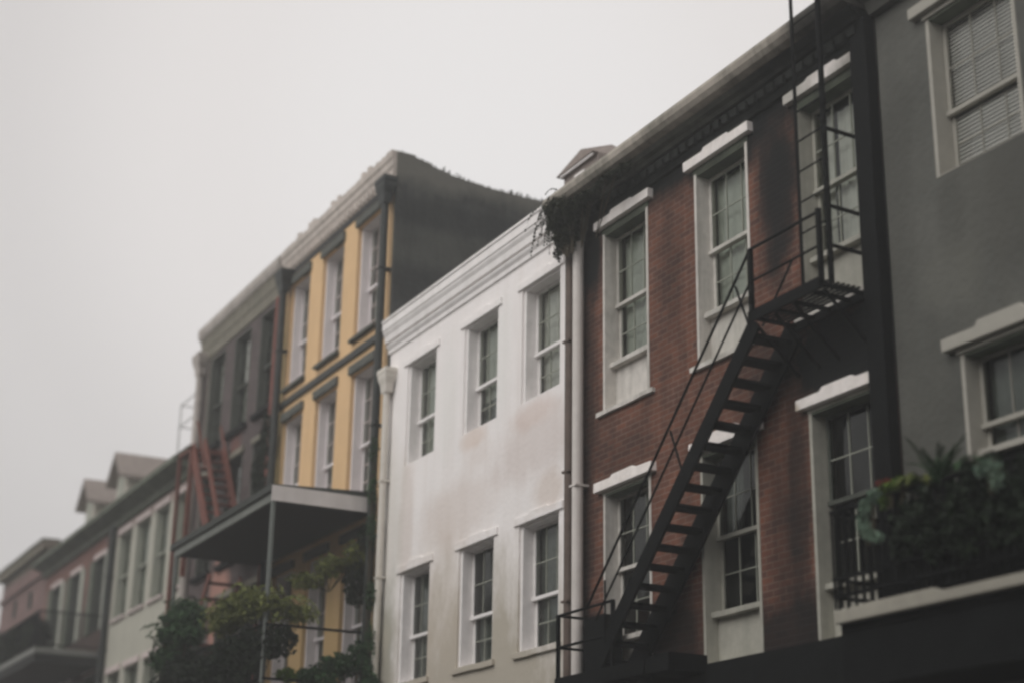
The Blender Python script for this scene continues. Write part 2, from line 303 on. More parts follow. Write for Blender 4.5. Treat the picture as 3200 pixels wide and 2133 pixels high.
# ---------------------------------------------------------------- building shell
def shell(b, X0, X1, Z1, openings, m, depth=8., Z0=0., back=None, rev=.34):
    """street wall with real openings and their reveals, plus side, back and top walls"""
    mb = MB()
    ks = sorted({X0, X1}|{o[0] for o in openings}|{o[1] for o in openings}); zs = sorted({Z0, Z1}|{o[2] for o in openings}|{o[3] for o in openings})
    inside = lambda x, z: any(o[0] < x < o[1] and o[2] < z < o[3] for o in openings)
    for i in range(len(ks)-1):
        for j in range(len(zs)-1):
            if ks[i+1]-ks[i] < 1e-6 or zs[j+1]-zs[j] < 1e-6: continue
            if not inside((ks[i]+ks[i+1])/2, (zs[j]+zs[j+1])/2):
                mb.quad((ks[i], 0, zs[j]), (ks[i+1], 0, zs[j]), (ks[i+1], 0, zs[j+1]), (ks[i], 0, zs[j+1]))
    for (a, c, z0, z1) in openings:
        mb.quad((a, 0, z0), (a, 0, z1), (a, rev, z1), (a, rev, z0)); mb.quad((c, 0, z1), (c, 0, z0), (c, rev, z0), (c, rev, z1))
        mb.quad((a, 0, z1), (c, 0, z1), (c, rev, z1), (a, rev, z1)); mb.quad((c, 0, z0), (a, 0, z0), (a, rev, z0), (c, rev, z0))
    mb.quad((X0, 0, Z0), (X0, depth, Z0), (X0, depth, Z1), (X0, 0, Z1)); mb.quad((X1, 0, Z0), (X1, depth, Z0), (X1, depth, Z1), (X1, 0, Z1))
    mb.quad((X0, depth, Z0), (X1, depth, Z0), (X1, depth, Z1), (X0, depth, Z1))
    o = mb.build('wall', m, b)
    MB().box(X0+.002, X1-.002, .002, depth, Z1-.02, Z1+.04).build('flat_roof', M['roof_tar'], b)
    rm = MB()      # dark rooms behind the windows: floors and a back partition
    rm.quad((X0+.01, 2.4, Z0), (X1-.01, 2.4, Z0), (X1-.01, 2.4, Z1-.05), (X0+.01, 2.4, Z1-.05))
    rm.build('room_partition', M['room'], b)
    return o
def lintel(win, x0, x1, z0, z1, proj, m, raised=.05, name='lintel', jit=.006):
    a, c = x0+(x1-x0)*.3, x0+(x1-x0)*.72
    pr = [(x0, z0), (x1, z0), (x1, z1), (c, z1), (c-.05, z1+raised), (a+.05, z1+raised), (a, z1), (x0, z1)] if raised else [(x0, z0), (x1, z0), (x1, z1), (x0, z1)]
    pr = [(x+rnd.uniform(-jit, jit), z+rnd.uniform(-jit, jit)) for x, z in pr]
    return MB().prism_xz(pr, -proj, .05).build(name, m, win, bevel=.008)
def window(b, x0, x1, zb, zt, zs, zm, frame='white_trim', rec=-.008, t=.035, dep=.19, cols=3, rows=2, sash=None, cover=None, panel=None, sill=None,
           lint=None, reveal_m=None, label=None, blind=None, stile=.045, mun=.013, sill_m=None, bars=None, head_shade=None):
    fm = M[frame]; sm = M[sash or frame]
    o = MB(); ht = min(t, .03)
    o.prism_xz([(x0, zb), (x1, zb), (x1, zt), (x1-t, zt), (x1-t, zb+.012), (x0+t, zb+.012), (x0+t, zt), (x0, zt)], rec, dep+.1)
    win = o.build('window', fm, b, origin=((x0+x1)/2, 0, zb))
    if label: win['label'] = label
    MB().box(x0+t, x1-t, rec+.004, dep+.1, zt-ht, zt).build('head', M[head_shade] if head_shade else fm, win)  # darker head, where set, paints the shade under the opening top
    a, c = x0+t+.001, x1-t-.001; top = zt-ht-.002; bot = zs+.03
    def sash_(za, zc, y, rr):
        mt = MB(); s = MB(); s.box(a, a+stile, y, y+.035, za, zc); s.box(c-stile, c, y, y+.035, za, zc)
        s.box(a+stile, c-stile, y, y+.035, zc-.035, zc); s.box(a+stile, c-stile, y, y+.035, za, za+.045)
        if rr == 1: mt, s_keep = s, None
        for k in range(1, cols): x = a+stile+(c-a-2*stile)*k/cols; mt.box(x-mun/2, x+mun/2, y+.006, y+.028, za+.045, zc-.035)
        for k in range(1, rr): z = za+.05+(zc-za-.1)*k/rr; mt.box(a+stile, c-stile, y+.008, y+.026, z-mun/2, z+mun/2)
        so_ = s.build('sash', sm, win)
        if mt is not s: mt.build('glazing_bars', M[bars] if bars else sm, win)  # own bar tone, dimmer where the shading of the bars is painted in
        p = MB(); p.quad((a+stile*.5, y+.017, za+.02), (c-stile*.5, y+.017, za+.02), (c-stile*.5, y+.017, zc-.02), (a+stile*.5, y+.017, zc-.02)); p.build('pane', M['glass'], win, recalc=False)
    sash_(zm-.02, top, dep, rows); sash_(bot, zm+.025, dep+.04, rows)
    MB().box(a-.012, c+.012, dep-.028, dep+.02, zm-.022, zm+.026).build('meeting_rail', sm, win)
    sl = MB()
    if panel:
        sl.box(x0+t, x1-t, .07, dep+.12, zs-.035, zs+.03, nx=4, jit=.004)
        sl.build('sill', M[sill_m] if sill_m else fm, win, bevel=.005)
        MB().box(x0+t, x1-t, dep-.02, dep+.08, zb, zs-.035).build('panel', M[panel], win)
    else:
        sl.box(x0+t, x1-t, dep-.06, dep+.12, zs-.03, zs+.03)
        sl.build('sill', M[sill_m] if sill_m else fm, win)
    if sill:   # projecting stone sill under the opening: (overhang, height, projection, material)
        MB().box(x0-sill[0], x1+sill[0], -sill[2], rev_(dep), zb-sill[1], zb-.001, nx=6, jit=.006).build('stone_sill', M[sill[3]], win, bevel=.006)
    if lint:
        lz = lint[3] if lint[3] else zt+.001
        lintel(win, x0-lint[0], x1+lint[0], lz, lz+lint[1], lint[2], M[lint[4]], raised=lint[5])
    yc = dep+.14
    for cv in (cover or ()):    # (x fraction 0..1 from, to, z from, z to, material)
        f0, f1, g0, g1, cm = cv; k = MB(); n = 26; X0 = a+(c-a)*f0; X1 = a+(c-a)*f1; Z0 = bot+(top-bot)*g0; Z1 = bot+(top-bot)*g1
        ph = rnd.uniform(0, 6)
        P = [(X0+(X1-X0)*i/n, yc+.008*math.sin(ph+i*1.25)+.004*math.sin(i*.7)) for i in range(n+1)]
        for i in range(n): k.quad((P[i][0], P[i][1], Z0), (P[i+1][0], P[i+1][1], Z0), (P[i+1][0], P[i+1][1], Z1), (P[i][0], P[i][1], Z1))
        k.build('curtain', M[cm], win)
    if blind:
        k = MB(); z = bot+.02
        while z < top-.03:
            y = dep+.075; i = len(k.v)
            k.v += [(a, y-.014, z), (c, y-.014, z), (c, y+.006, z+.036), (a, y+.006, z+.036)]; k.f.append((i, i+1, i+2, i+3)); z += .045
        k.build('blind', M['blind'], win)
    return win
def rev_(d): return .3
def pipe(b, x, y, z0, z1, r, m, head=None, brackets=(), name='downpipe'):
    o = MB().tube([(x, y, z0), (x, y, z1)], r, 14).build(name, m, b, origin=(x, y, z0))
    if head:      # flared leader head: (width, height, material)
        hw, hh, hm = head; h = MB(); pr = [(hw*.30, 0), (hw*.36, hh*.35), (hw*.5, hh*.62), (hw*.52, hh*.8), (hw*.56, hh*.82), (hw*.56, hh)]
        i0 = 0
        for k, (q, dz) in enumerate(pr):
            for (sx, sy) in ((-1, -1), (1, -1), (1, 1), (-1, 1)): h.v.append((x+sx*q, y+sy*q*.6-.0, z1-hh*.2+dz))
        for k in range(len(pr)-1):
            for j in range(4): a = 4*k; j2 = (j+1) % 4; h.f.append((a+j, a+j2, a+4+j2, a+4+j))
        h.f.append((3, 2, 1, 0)); a = 4*(len(pr)-1); h.f.append((a, a+1, a+2, a+3))
        h.build('leader_head', M[hm], o)
    for bz in brackets:
        MB().box(x-r*1.15, x+r*1.15, y-r*1.08, -.0, bz-.014, bz+.014).build('pipe_bracket', m, o)
    return o
# ================================================================ ground
g = MB(); g.quad((-900, -900, 0), (900, -900, 0), (900, 900, 0), (-900, 900, 0)); tag(g.build('ground', M['asphalt']), kind='structure')
g = MB().box(-140, 60, -1.8, -.003, -.1, .14); tag(g.build('pavement', M['paving']), kind='structure')
g = MB(); g.quad((-140, -10.2, .004), (60, -10.2, .004), (60, -1.8, .004), (-140, -1.8, .004)); tag(g.build('road', M['asphalt']), kind='structure')
# ================================================================ far pink building
HG = 'row houses along the street'
b = empty('town_house', (-56.95, 0, 0), 'dusty pink brick house at the far left end of the row, fading into fog', 'house', HG)
op = [(-58.3, -57.7, 10.75, 11.35), (-55.9, -55.3, 10.7, 11.3), (-58.3, -57.5, 7.6, 9.2), (-56.1, -55.3, 7.6, 9.2)]
shell(b, -60.6, -53.32, 12.35, op, M['far_pink'])
for (a, c, z0, z1) in op: window(b, a, c, z0, z1, z0, (z0+z1)/2, frame='dark_frame', t=.05, dep=.15, cols=2, rows=1, cover=[(0, 1, 0, 1, 'curtain_dim')])
MB().box(-60.75, -53.34, -.22, .3, 12.35, 12.6, nx=8, jit=.01).build('parapet', M['far_pink'], b)
MB().box(-60.75, -53.34, -.28, .32, 12.6, 12.68, nx=10, jit=.01).build('coping', M['roof'], b)
MB().box(-60.65, -53.34, -.1, 0.02, 11.55, 11.68).build('string_course', M['far_pink'], b)
# ================================================================ unseen houses added across the street to shade the lower walls
for (x0, x1, hh, mm, lab) in ((-62, -41, 10.4, 'far_red', 'unseen red brick house added for shade opposite the far end of the row, behind the photographer'), (-40.9, -22, 11.2, 'gg_wall', 'unseen greige rendered house added for shade opposite the yellow house, behind the photographer'), (-21.9, -6, 10.2, 'dark_wall', 'unseen dark brick house added for shade opposite the brick house, behind the photographer'), (-5.9, 12, 11.4, 'grey_wall', 'unseen grey rendered house added for shade opposite the right end, behind the photographer')):
    ob_ = empty('added_shade_house', ((x0+x1)/2, -15, 0), lab, 'house', 'unseen houses added across the street')
    wl = MB().box(x0, x1, -22, -15, 0, hh).build('wall', M[mm], ob_)
    MB().box(x0-.1, x1+.0, -22.1, -14.8, hh, hh+.25).build('cornice', M['gg_corn'], ob_)
    xw = x0+1.2
    while xw < x1-1.5:
        for zw in (1.0, 4.6, 7.6):
            if zw+2 < hh: MB().box(xw, xw+1.1, -15.02, -14.985, zw, zw+2).build('window', M['dark_frame'], ob_)
        xw += 2.6
# ================================================================ red brick house with dormers
def eave(b, x0, x1, z, proj, m, mtop, h=.42):
    MB().prism([(0.02, z), (-.1, z), (-.14, z+h*.35), (-proj*.7, z+h*.55), (-proj, z+h*.7), (-proj, z+h), (.1, z+h)], x0, x1).build('gutter', m, b)
def gable_roof(b, x0, x1, zev, proj, slope, yr, m, wallm, back=8.):
    z1 = zev+(yr+proj)*slope
    MB().prism([(-proj+.02, zev), (yr, z1), (back, z1-(back-yr)*slope), (back, z1-(back-yr)*slope-.1), (yr, z1-.12), (-proj+.14, zev-.05)], x0, x1).build('roof', m, b)
    MB().prism([(.01, zev-.3), (.01, zev+.42*slope), (yr, z1-.2), (back-.01, z1-(back-yr)*slope-.15), (back-.01, zev-.3)], x0+.01, x1-.01).build('gable_wall', wallm, b)
def dormer(b, xc, w_, y0, zb, ze, zr, m_roof, m_wall, depth=3.):
    d = MB(); d.prism_xz([(xc-w_/2, zb), (xc+w_/2, zb), (xc+w_/2, ze), (xc, zr-.1), (xc-w_/2, ze)], y0, y0+depth)
    o = d.build('dormer', m_wall, b, origin=(xc, y0, zb))
    r = MB(); ov = .22
    for sgn in (-1, 1):
        x1 = xc+sgn*(w_/2+ov); ze2 = ze-(zr-ze)*ov/(w_/2)
        r.prism_xz([(xc, zr-.07), (x1, ze2-.07), (x1, ze2+.05), (xc, zr+.05)], y0-.3, y0+depth)
    r.build('dormer_roof', m_roof, o)
    MB().box(xc-w_*.28, xc+w_*.28, y0-.03, y0+.05, zb+.15, ze-.05).build('dormer_window', M['gg_frame'], o)
    return o
b = empty('town_house', (-49.1, 0, 0), 'red brick house with pale lintels, a dark balcony and two dormers in its mossy roof', 'house', HG)
op = [(-52.1, -50.95, 8.7, 10.82), (-49.6, -48.45, 8.7, 10.82), (-46.8, -45.6, 8.7, 10.82), (-52.1, -50.95, 5.4, 7.5), (-49.6, -48.45, 5.4, 7.5), (-46.8, -45.6, 5.4, 7.5)]
shell(b, -53.3, -44.92, 11.55, op, M['far_red'])
for (a, c, z0, z1) in op:
    window(b, a, c, z0, z1, z0, (z0+z1)/2, frame='dark_frame', t=.05, dep=.2, cols=2, rows=2, lint=(.12, .14, .06, None, 'gg_lintel', 0), cover=[(0, 1, 0, 1, 'curtain_dim')])
    if z0 > 8:
        MB().box(a-.5, a-.02, -.06, -.003, z0-.0, z1).build('shutter', M['gg_corn'], b); MB().box(c+.02, c+.45, -.05, -.003, z0, z1).build('shutter', M['gg_frame'], b)
eave(b, -53.5, -44.94, 11.38, .5, M['gg_corn'], M['roof'])
gable_roof(b, -53.4, -44.93, 11.8, .5, .93, 4.0, M['roof'], M['far_red'])
dormer(b, -47.95, 1.15, .8, 12.6, 13.75, 14.35, M['dorm_roof'], M['dorm_wall'])
dormer(b, -51.75, 1.15, .8, 12.6, 13.75, 14.35, M['dorm_roof'], M['dorm_wall'])
# ================================================================ pale greige house
b = empty('town_house', (-41.3, 0, 0), 'pale greige house with four tall windows under pink lintels and a mossy gutter', 'house', HG)
xs = [(-44.35, -43.05), (-42.6, -41.25), (-40.8, -39.55), (-39.0, -37.95)]
op = [(a, c, 8.74, 11.08) for a, c in xs]+[(a, c, 5.2, 7.3) for a, c in xs]
shell(b, -44.9, -37.75, 11.5, op, M['gg_wall'])
for (a, c, z0, z1) in op:
    window(b, a, c, z0, z1, z0, (z0+z1)/2, frame='gg_frame', t=.05, dep=.13, rec=.03, cols=2, rows=2, lint=(.06, .16, .05, None, 'gg_lintel', 0),
           sill=(.06, .07, .07, 'gg_lintel'), cover=[(0, 1, 0, 1, 'curtain')])
eave(b, -44.9, -37.77, 11.36, .5, M['gg_corn'], M['roof'], h=.46)
gable_roof(b, -44.91, -37.77, 11.82, .5, .93, 4.0, M['roof'], M['gg_wall'])
pipe(b, -44.7, -.12, 0, 11.4, .1, M['pipe_black'], brackets=(6, 8, 10))
rg = MB()
for (x, y) in ((-42.9, 1.0), (-41.3, 1.0), (-42.9, 1.9), (-41.3, 1.9)): rg.tube([(x, y, 13.1), (x, y, 14.65)], .022, 6)
for z in (14.62, 14.0):
    rg.tube([(-42.9, 1., z), (-41.3, 1., z)], .018, 6); rg.tube([(-42.9, 1.9, z), (-41.3, 1.9, z)], .018, 6)
    for x in (-42.9, -41.3): rg.tube([(x, 1., z), (x, 1.9, z)], .018, 6)
rg.build('roof_railing', M['thin_grey'], b)
# ================================================================ dark plum house
b = empty('town_house', (-34.8, 0, 0), 'dark plum brick house with a heavy olive cornice and dark sash windows', 'house', HG)
xs = [(-36.95, -35.85), (-35.15, -34.0), (-33.35, -32.25)]
op = [(a, c, 11.75, 14.05) for a, c in xs]+[(a, c, 8.7, 11.08) for a, c in xs]+[(a, c, 5.3, 7.9) for a, c in xs]
shell(b, -37.7, -31.95, 14.7, op, M['dark_wall'])
for i, (a, c, z0, z1) in enumerate(op):
    window(b, a, c, z0, z1, z0, z0+(z1-z0)*.47, frame='dark_frame', t=.05, dep=.12, cols=3, rows=3, lint=(.06, .13, .05, None, 'dark_corn', 0) if i > 2 else None,
           sill=(.1, .12, .1, 'soot'), cover=[(0, 1, .47, 1, ('curtain_or_sky_pale' if i in (0, 1) else 'curtain') if i < 3 else 'curtain_dim'), (0, 1, 0, .45, 'curtain' if i in (0, 1) else 'curtain_dim')])  # pale upper sheets stand in for sky reflected in the glass
MB().prism([(.02, 14.16), (-.03, 14.16), (-.035, 14.4), (-.06, 14.46), (-.07, 14.62), (-.10, 14.74), (-.11, 14.76), (.02, 14.76)], -37.74, -31.97).build('cornice', M['dark_corn'], b)
MB().prism([(.02, 14.761), (-.12, 14.762), (-.16, 14.88), (-.16, 15.03), (.4, 15.07)], -37.8, -31.97).build('cornice_edge', M['dark_corn_top'], b)
pipe(b, -37.5, -.1, 0, 13.9, .1, M['dark_corn_top'], head=(.5, .55, 'dark_corn_top'))
pipe(b, -31.84, -.14, 0, 14.0, .07, M['redpipe'])
# ================================================================ yellow house
b = empty('town_house', (-28.95, 0, 0), 'yellow ochre house with slate grey lintels, white sash windows and a mossy side wall', 'house', HG)
xs = [(-31.48, -30.33), (-29.62, -28.47), (-27.76, -26.61)]
op = [(a, c, 11.82, 14.16) for a, c in xs]+[(a, c, 8.62, 11.12) for a, c in xs]+[(a, c, 5.15, 7.85) for a, c in xs]
shell(b, -31.94, -25.98, 14.7, op, M['yellow'])
for i, (a, c, z0, z1) in enumerate(op):
    window(b, a, c, z0, z1, z0, (z0+.44*(z1-z0)), frame='yel_frame', t=.06, rec=.08, dep=.25, cols=3, rows=3, mun=.016, bars='gg_lintel', lint=(.05, .17, .06, None, 'yel_lintel', 0),
           sill=(.03, .065, .1, 'yel_lintel'), cover=[(.0, 1, .0, 1, 'curtain_or_sky_pale')] if i < 6 else [(0, .6, 0, 1, 'curtain')])
MB().box(-31.94, -26.2, -.06, -.0, 11.44, 11.57, nx=6, jit=.006).build('string_course', M['pipe_black'], b)
co = MB().prism([(.02, 14.52), (-.03, 14.52), (-.035, 14.62), (-.06, 14.65), (-.06, 14.73), (-.09, 14.78), (-.1, 14.88), (-.13, 14.93), (-.14, 15.05), (.25, 15.06)], -31.94, -25.93); x = -31.85
while x < -26.0: co.box(x, x+.1, -.085, -.02, 14.54, 14.70); x += .2
co.build('cornice', M['yel_corn'], b)
rb = MB()      # uneven tiles and loose bricks along the roof edge
for k in range(34):
    x = -31.9+k*.176+rnd.uniform(-.03, .03); h = rnd.choice([.02, .03, .04, .12]); rb.box(x, x+rnd.uniform(.1, .176), -.12, .12, 15.03, 15.06+h, jit=.01)
rb.build('coping', M['yel_corn'], b)
sp = [(-.02, 0), (-.02, 15.04), (.15, 15.05), (.35, 15.045), (.36, 15.0), (.7, 14.94), (.71, 14.90), (1.1, 14.83), (1.11, 14.80), (1.5, 14.765), (1.8, 14.75), (1.81, 14.73), (2.4, 14.71), (3.1, 14.69), (4, 14.6), (6, 14.5), (8, 14.4), (8, 0)]
MB().prism([(y, z) for y, z in sp], -25.98, -25.9).build('side_wall', M['moss_wall'], b)
sr = MB().prism([(-.02, 14.4), (-.02, 15.0), (.2, 15.0), (1.25, 14.75), (4, 14.55), (8, 14.35), (8, 14.2)], -31.93, -25.99).build('roof', M['roof_tar'], b)
tf = MB()
for k in range(240):
    y = rnd.uniform(0, 7); z = 15.06-.19*min(y, 1.7)-.005*y; x = rnd.uniform(-25.98, -25.9); h = rnd.uniform(.02, .09)
    tf.quad((x-.012, y, z-.06), (x+.012, y+.02, z-.06), (x+rnd.uniform(-.03, .03), y+rnd.uniform(-.04, .04), z+h), (x-.02, y, z+h*.7))
tf.build('roof_moss', M['lf_soot'], b)
p = pipe(b, -26.08, -.16, 4, 14.1, .075, M['pipe_black'], head=(.42, .5, 'pipe_black'), brackets=(6.8, 9.7, 12.7))
p = pipe(b, -31.55, -.16, 4, 14.1, .08, M['pipe_black'], head=(.42, .5, 'pipe_black'), brackets=(9.7, 12.7))
# ================================================================ white house
b = empty('town_house', (-22.6, 0, 0), 'white stucco house with six deep sash windows between the yellow and the brick house', 'house', HG)
xs = [(-25.08, -23.9), (-22.82, -21.62), (-20.82, -19.62)]
op = [(a, c, 8.74, 10.56) for a, c in xs]+[(a, c, 5.03, 6.88) for a, c in xs]+[(-25.1, -23.9, .4, 3.2), (-22.9, -21.5, .16, 3.2), (-20.8, -19.7, .4, 3.2)]
shell(b, -25.88, -19.38, 11.3, op, M['white_wall'])
for i, (a, c, z0, z1) in enumerate(op):
    window(b, a, c, z0, z1, z0, z0+.77 if z1-z0 < 2 else (z0+z1)/2, frame='white_trim', t=.075, rec=.035, dep=.21, cols=3, rows=2, stile=.05, mun=.014,
           lint=(.13, .12, .03, None, 'white_wall', .03), sill=(.1, .09, .05, 'white_wall') if i > 2 else None,
           bars='gg_frame', cover=[[(0, 1, 0, 1, 'curtain')], [(0, 1, .3, 1, 'curtain'), (0, 1, 0, .3, 'curtain_dim')], [(0, 1, 0, 1, 'curtain_or_sky_pale')], [(0, .55, 0, 1, 'curtain_dim')], [(0, 1, 0, .45, 'curtain_dim')], [(0, 1, .0, 1, 'curtain_dim')], None, None, None][i])
MB().prism([(.02, 10.99), (-.03, 11.0), (-.035, 11.07), (-.07, 11.12), (-.08, 11.16), (.02, 11.2)], -25.93, -19.40).build('cornice', M['cornice_white'], b)
MB().prism([(.02, 11.2), (-.09, 11.205), (-.10, 11.31), (-.13, 11.37), (-.135, 11.41), (-.15, 11.42), (-.15, 11.56), (-.17, 11.57), (-.17, 11.61), (.3, 11.63)], -25.97, -19.40).build('cornice_crown', M['cornice_white'], b)
pipe(b, -25.74, -.11, 0, 10.3, .06, M['pipe_cream'], head=(.36, .44, 'pipe_cream'), brackets=(4.5, 6.9, 8.6))
pipe(b, -19.12, -.12, 0, 10.6, .075, M['pipe_brown'], brackets=(5.5, 7.3, 9.2))
# ================================================================ brick house
b = empty('town_house', (-15.9, 0, 0), 'soot stained dark red brick house behind the black fire escape', 'house', HG)
xs = [(-18.40, -17.22), (-16.10, -14.93), (-13.95, -12.78)]
op = [(a, c, 8.0, 10.6) for a, c in xs]+[(a, c, 4.31, 6.84) for a, c in xs]
shell(b, -19.38, -12.47, 11.2, op, M['brick'])
cov = [[(0, 1, 0, 1, 'curtain')], [(0, 1, 0, 1, 'curtain')], [(-.04, .2, 0, 1, 'curtain_or_sky_pale'), (.3, 1, 0, .95, 'curtain_or_sky_pale')], [(.6, 1, .6, 1, 'curtain_dim')], [(.0, .35, .5, 1, 'curtain_dim')], []]
for i, (a, c, z0, z1) in enumerate(op):
    up = i < 3
    window(b, a, c, z0, z1, 8.66 if up else 4.90, 9.53 if up else 5.82, frame='bt_trim' if i not in (2, 5, 4) else 'bt_trim_dim', t=.05, rec=-.008, dep=.19, cols=3, rows=2, bars='gg_frame', head_shade='gg_corn', sash=('dark_frame' if i == 5 else None),  # dark head and grey bars: recess shade put into their colour
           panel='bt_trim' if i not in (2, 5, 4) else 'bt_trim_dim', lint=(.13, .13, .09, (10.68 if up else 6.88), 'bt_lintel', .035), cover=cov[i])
    MB().box(a-.02, c+.02, -.012, .1, z1+.0, (10.68 if up else 6.88)-.001, nx=5, jit=.003).build('head_board', M['gg_corn'] if up else M['bt_trim_dim'], b)  # dark board tone paints the recess shade under the lintel
    if up: MB().box(a-.13, c+.13, -.05, .06, z0-.06, z0-.001, nx=6, jit=.005).build('bottom_ledge', M['bt_trim'], b)
# cornice: outer gutter roll, cove, frieze with dentils
MB().prism([(.3, 11.42), (-.42, 11.42), (-.46, 11.40), (-.47, 11.35), (-.455, 11.28), (-.41, 11.22), (-.33, 11.19), (.3, 11.19)], -19.36, -12.50).build('gutter', M['b_corn_top'], b, bevel=.01)
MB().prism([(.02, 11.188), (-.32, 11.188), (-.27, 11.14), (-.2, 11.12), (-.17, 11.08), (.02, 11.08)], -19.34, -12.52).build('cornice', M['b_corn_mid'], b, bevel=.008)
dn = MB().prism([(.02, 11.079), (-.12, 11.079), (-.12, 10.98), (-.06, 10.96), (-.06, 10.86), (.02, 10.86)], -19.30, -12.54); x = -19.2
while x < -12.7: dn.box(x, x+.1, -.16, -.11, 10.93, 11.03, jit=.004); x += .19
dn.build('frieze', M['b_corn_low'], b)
pipe(b, -18.88, -.13, 0, 10.72, .078, M['pipe_white'], head=(.34, .42, 'grey_metal'), brackets=(7.05,))
MB().box(-12.76, -12.49, -.14, -.0, 0, 11.08, nx=1).build('boxed_downpipe', M['soot'], b, bevel=.01)
MB().box(-19.36, -12.5, -.12, -.0, 3.7, 4.30, nx=8, jit=.004).build('shopfront_cornice', M['shop'], b)
MB().box(-19.36, -12.5, -.05, -.0, .14, 3.7).build('shopfront', M['shop'], b)
gable_roof(b, -19.37, -12.5, 11.38, .38, .55, 5.0, M['roof'], M['brick'], back=8.)
# hipped dormer behind the gutter
# ================================================================ hipped dormer / cupola on the white house roof
# ================================================================ grey house
gb = empty('town_house', (-9.2, 0, 0), 'dark grey rendered house with a cream blind in its window at the right edge', 'house', HG)
xs = [(-11.67, -10.4), (-9.3, -8.05)]
op = [(a, c, 8.79, 10.64) for a, c in xs]+[(a+.14, c+.14, 4.3, 6.83) for a, c in xs]
shell(gb, -12.46, -5.6, 11.4, op, M['grey_wall'])
for i, (a, c, z0, z1) in enumerate(op):
    up = i < 2
    window(gb, a, c, z0, z1, z0 if up else 5.82, 9.54 if up else 6.1, frame='grey_trim', t=.05, rec=-.006, dep=.18, bars='grey_trim', mun=.009, head_shade='gg_corn', cols=3, rows=2 if up else 1, blind=up,  # dark head tone paints the shade at the top of the opening
           panel=None if up else 'soot', lint=(.16, .13, .1, 10.70 if up else 6.88, 'grey_trim', .05), cover=[] if up else [(0, 1, 0, 1, 'curtain_dim')])
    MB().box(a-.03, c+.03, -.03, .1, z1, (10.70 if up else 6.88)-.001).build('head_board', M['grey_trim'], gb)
MB().prism([(.02, 11.08), (-.1, 11.08), (-.16, 11.2), (-.3, 11.28), (-.32, 11.45), (.3, 11.5)], -12.45, -5.6).build('cornice', M['grey_wall'], gb)
# ================================================================ rooftop dormer seen over the brick gutter
db = empty('roof_cabin', (-21.3, 1.5, 11.6), 'small hipped brown dormer with white trim peeking over the roof beside the brick gutter', 'dormer')
MB().box(-21.4, -20.3, 1.05, 2.3, 11.34, 12.95).build('wall', M['dorm_roof'], db)
r = MB(); A = [(-21.5, .95, 12.95), (-20.3, .95, 12.95), (-20.3, 2.3, 12.95), (-21.5, 2.3, 12.95)]; T = [(-21.2, 1.25, 13.42), (-20.8, 1.6, 13.42)]
r.v = A+T; r.f = [(0, 1, 5, 4), (1, 2, 5), (2, 3, 4, 5), (3, 0, 4), (3, 2, 1, 0)]; r.build('roof', M['dorm_roof'], db)
MB().box(-21.4, -20.35, .97, 1.0, 12.91, 12.945).build('eave_trim', M['white_trim'], db)
MB().box(-21.0, -20.7, 1.01, 1.045, 12.3, 12.8).build('window', M['white_trim'], db)
# ================================================================ foliage helper
def foliage(name, label, cat, blobs, n, size, m, group=None, seed=1, droop=0., stem=None, elong=1.35):
    n = int(n*2.6); size *= .68
    rd = random.Random(seed); mb = MB(); tot = sum(r[3]*r[4]*r[5] for r in blobs)
    c0 = Vector((sum(q[0] for q in blobs)/len(blobs), sum(q[1] for q in blobs)/len(blobs), min(q[2]-q[5] for q in blobs)))
    for (x, y, z, rx, ry, rz) in blobs:
        k = max(8, int(n*rx*ry*rz/tot))
        for _ in range(k):
            while True:
                p = Vector((rd.uniform(-1, 1), rd.uniform(-1, 1), rd.uniform(-1, 1))); l = p.length
                if l > 1 or l < .05: continue
                nz = noise.noise(Vector((x+p.x*3.2, y+p.y*3.2+seed, z+p.z*3.2)))
                if l > .72+nz*.95: continue
                if rd.random() > .25+l*.8: continue
                break
            c = Vector((x+p.x*rx, y+p.y*ry, z+p.z*rz))
            d = Vector((rd.gauss(0, 1), rd.gauss(0, 1), rd.gauss(0, 1)-droop)).normalized(); s = size*rd.uniform(.5, 1.4)
            e_ = d.cross(Vector((rd.gauss(0, 1), rd.gauss(0, 1), rd.gauss(0, 1)))).normalized()*s*.42/elong
            a = c-d*s*.5; b_ = c+d*s*.6+Vector((0, 0, -.12*s)); q = c+d.cross(e_).normalized()*s*.08
            i = len(mb.v); mb.v += [tuple(a), tuple(q+e_), tuple(b_), tuple(q-e_)]; mb.f.append((i, i+1, i+2, i+3))
    root = empty(name, c0, label, cat, group)
    WP[root.name] = c0
    me = bpy.data.meshes.new('leaves'); me.from_pydata([tuple(Vector(v)-c0) for v in mb.v], [], mb.f)
    o = bpy.data.objects.new('leaves', me); sc.collection.objects.link(o); me.materials.append(m); o.parent = root
    st = MB()
    for (x, y, z, rx, ry, rz) in blobs:
        for _ in range(3):
            st.tube([(c0.x+(x-c0.x)*.5, c0.y, c0.z), (x+rd.uniform(-.4, .4)*rx, y+rd.uniform(-.3, .3)*ry, z), (x+rd.uniform(-.8, .8)*rx, y+rd.uniform(-.5, .5)*ry, z+rz*.7)], .008, 5)
    st.build('stems', stem or M['stem'], root)
    return root
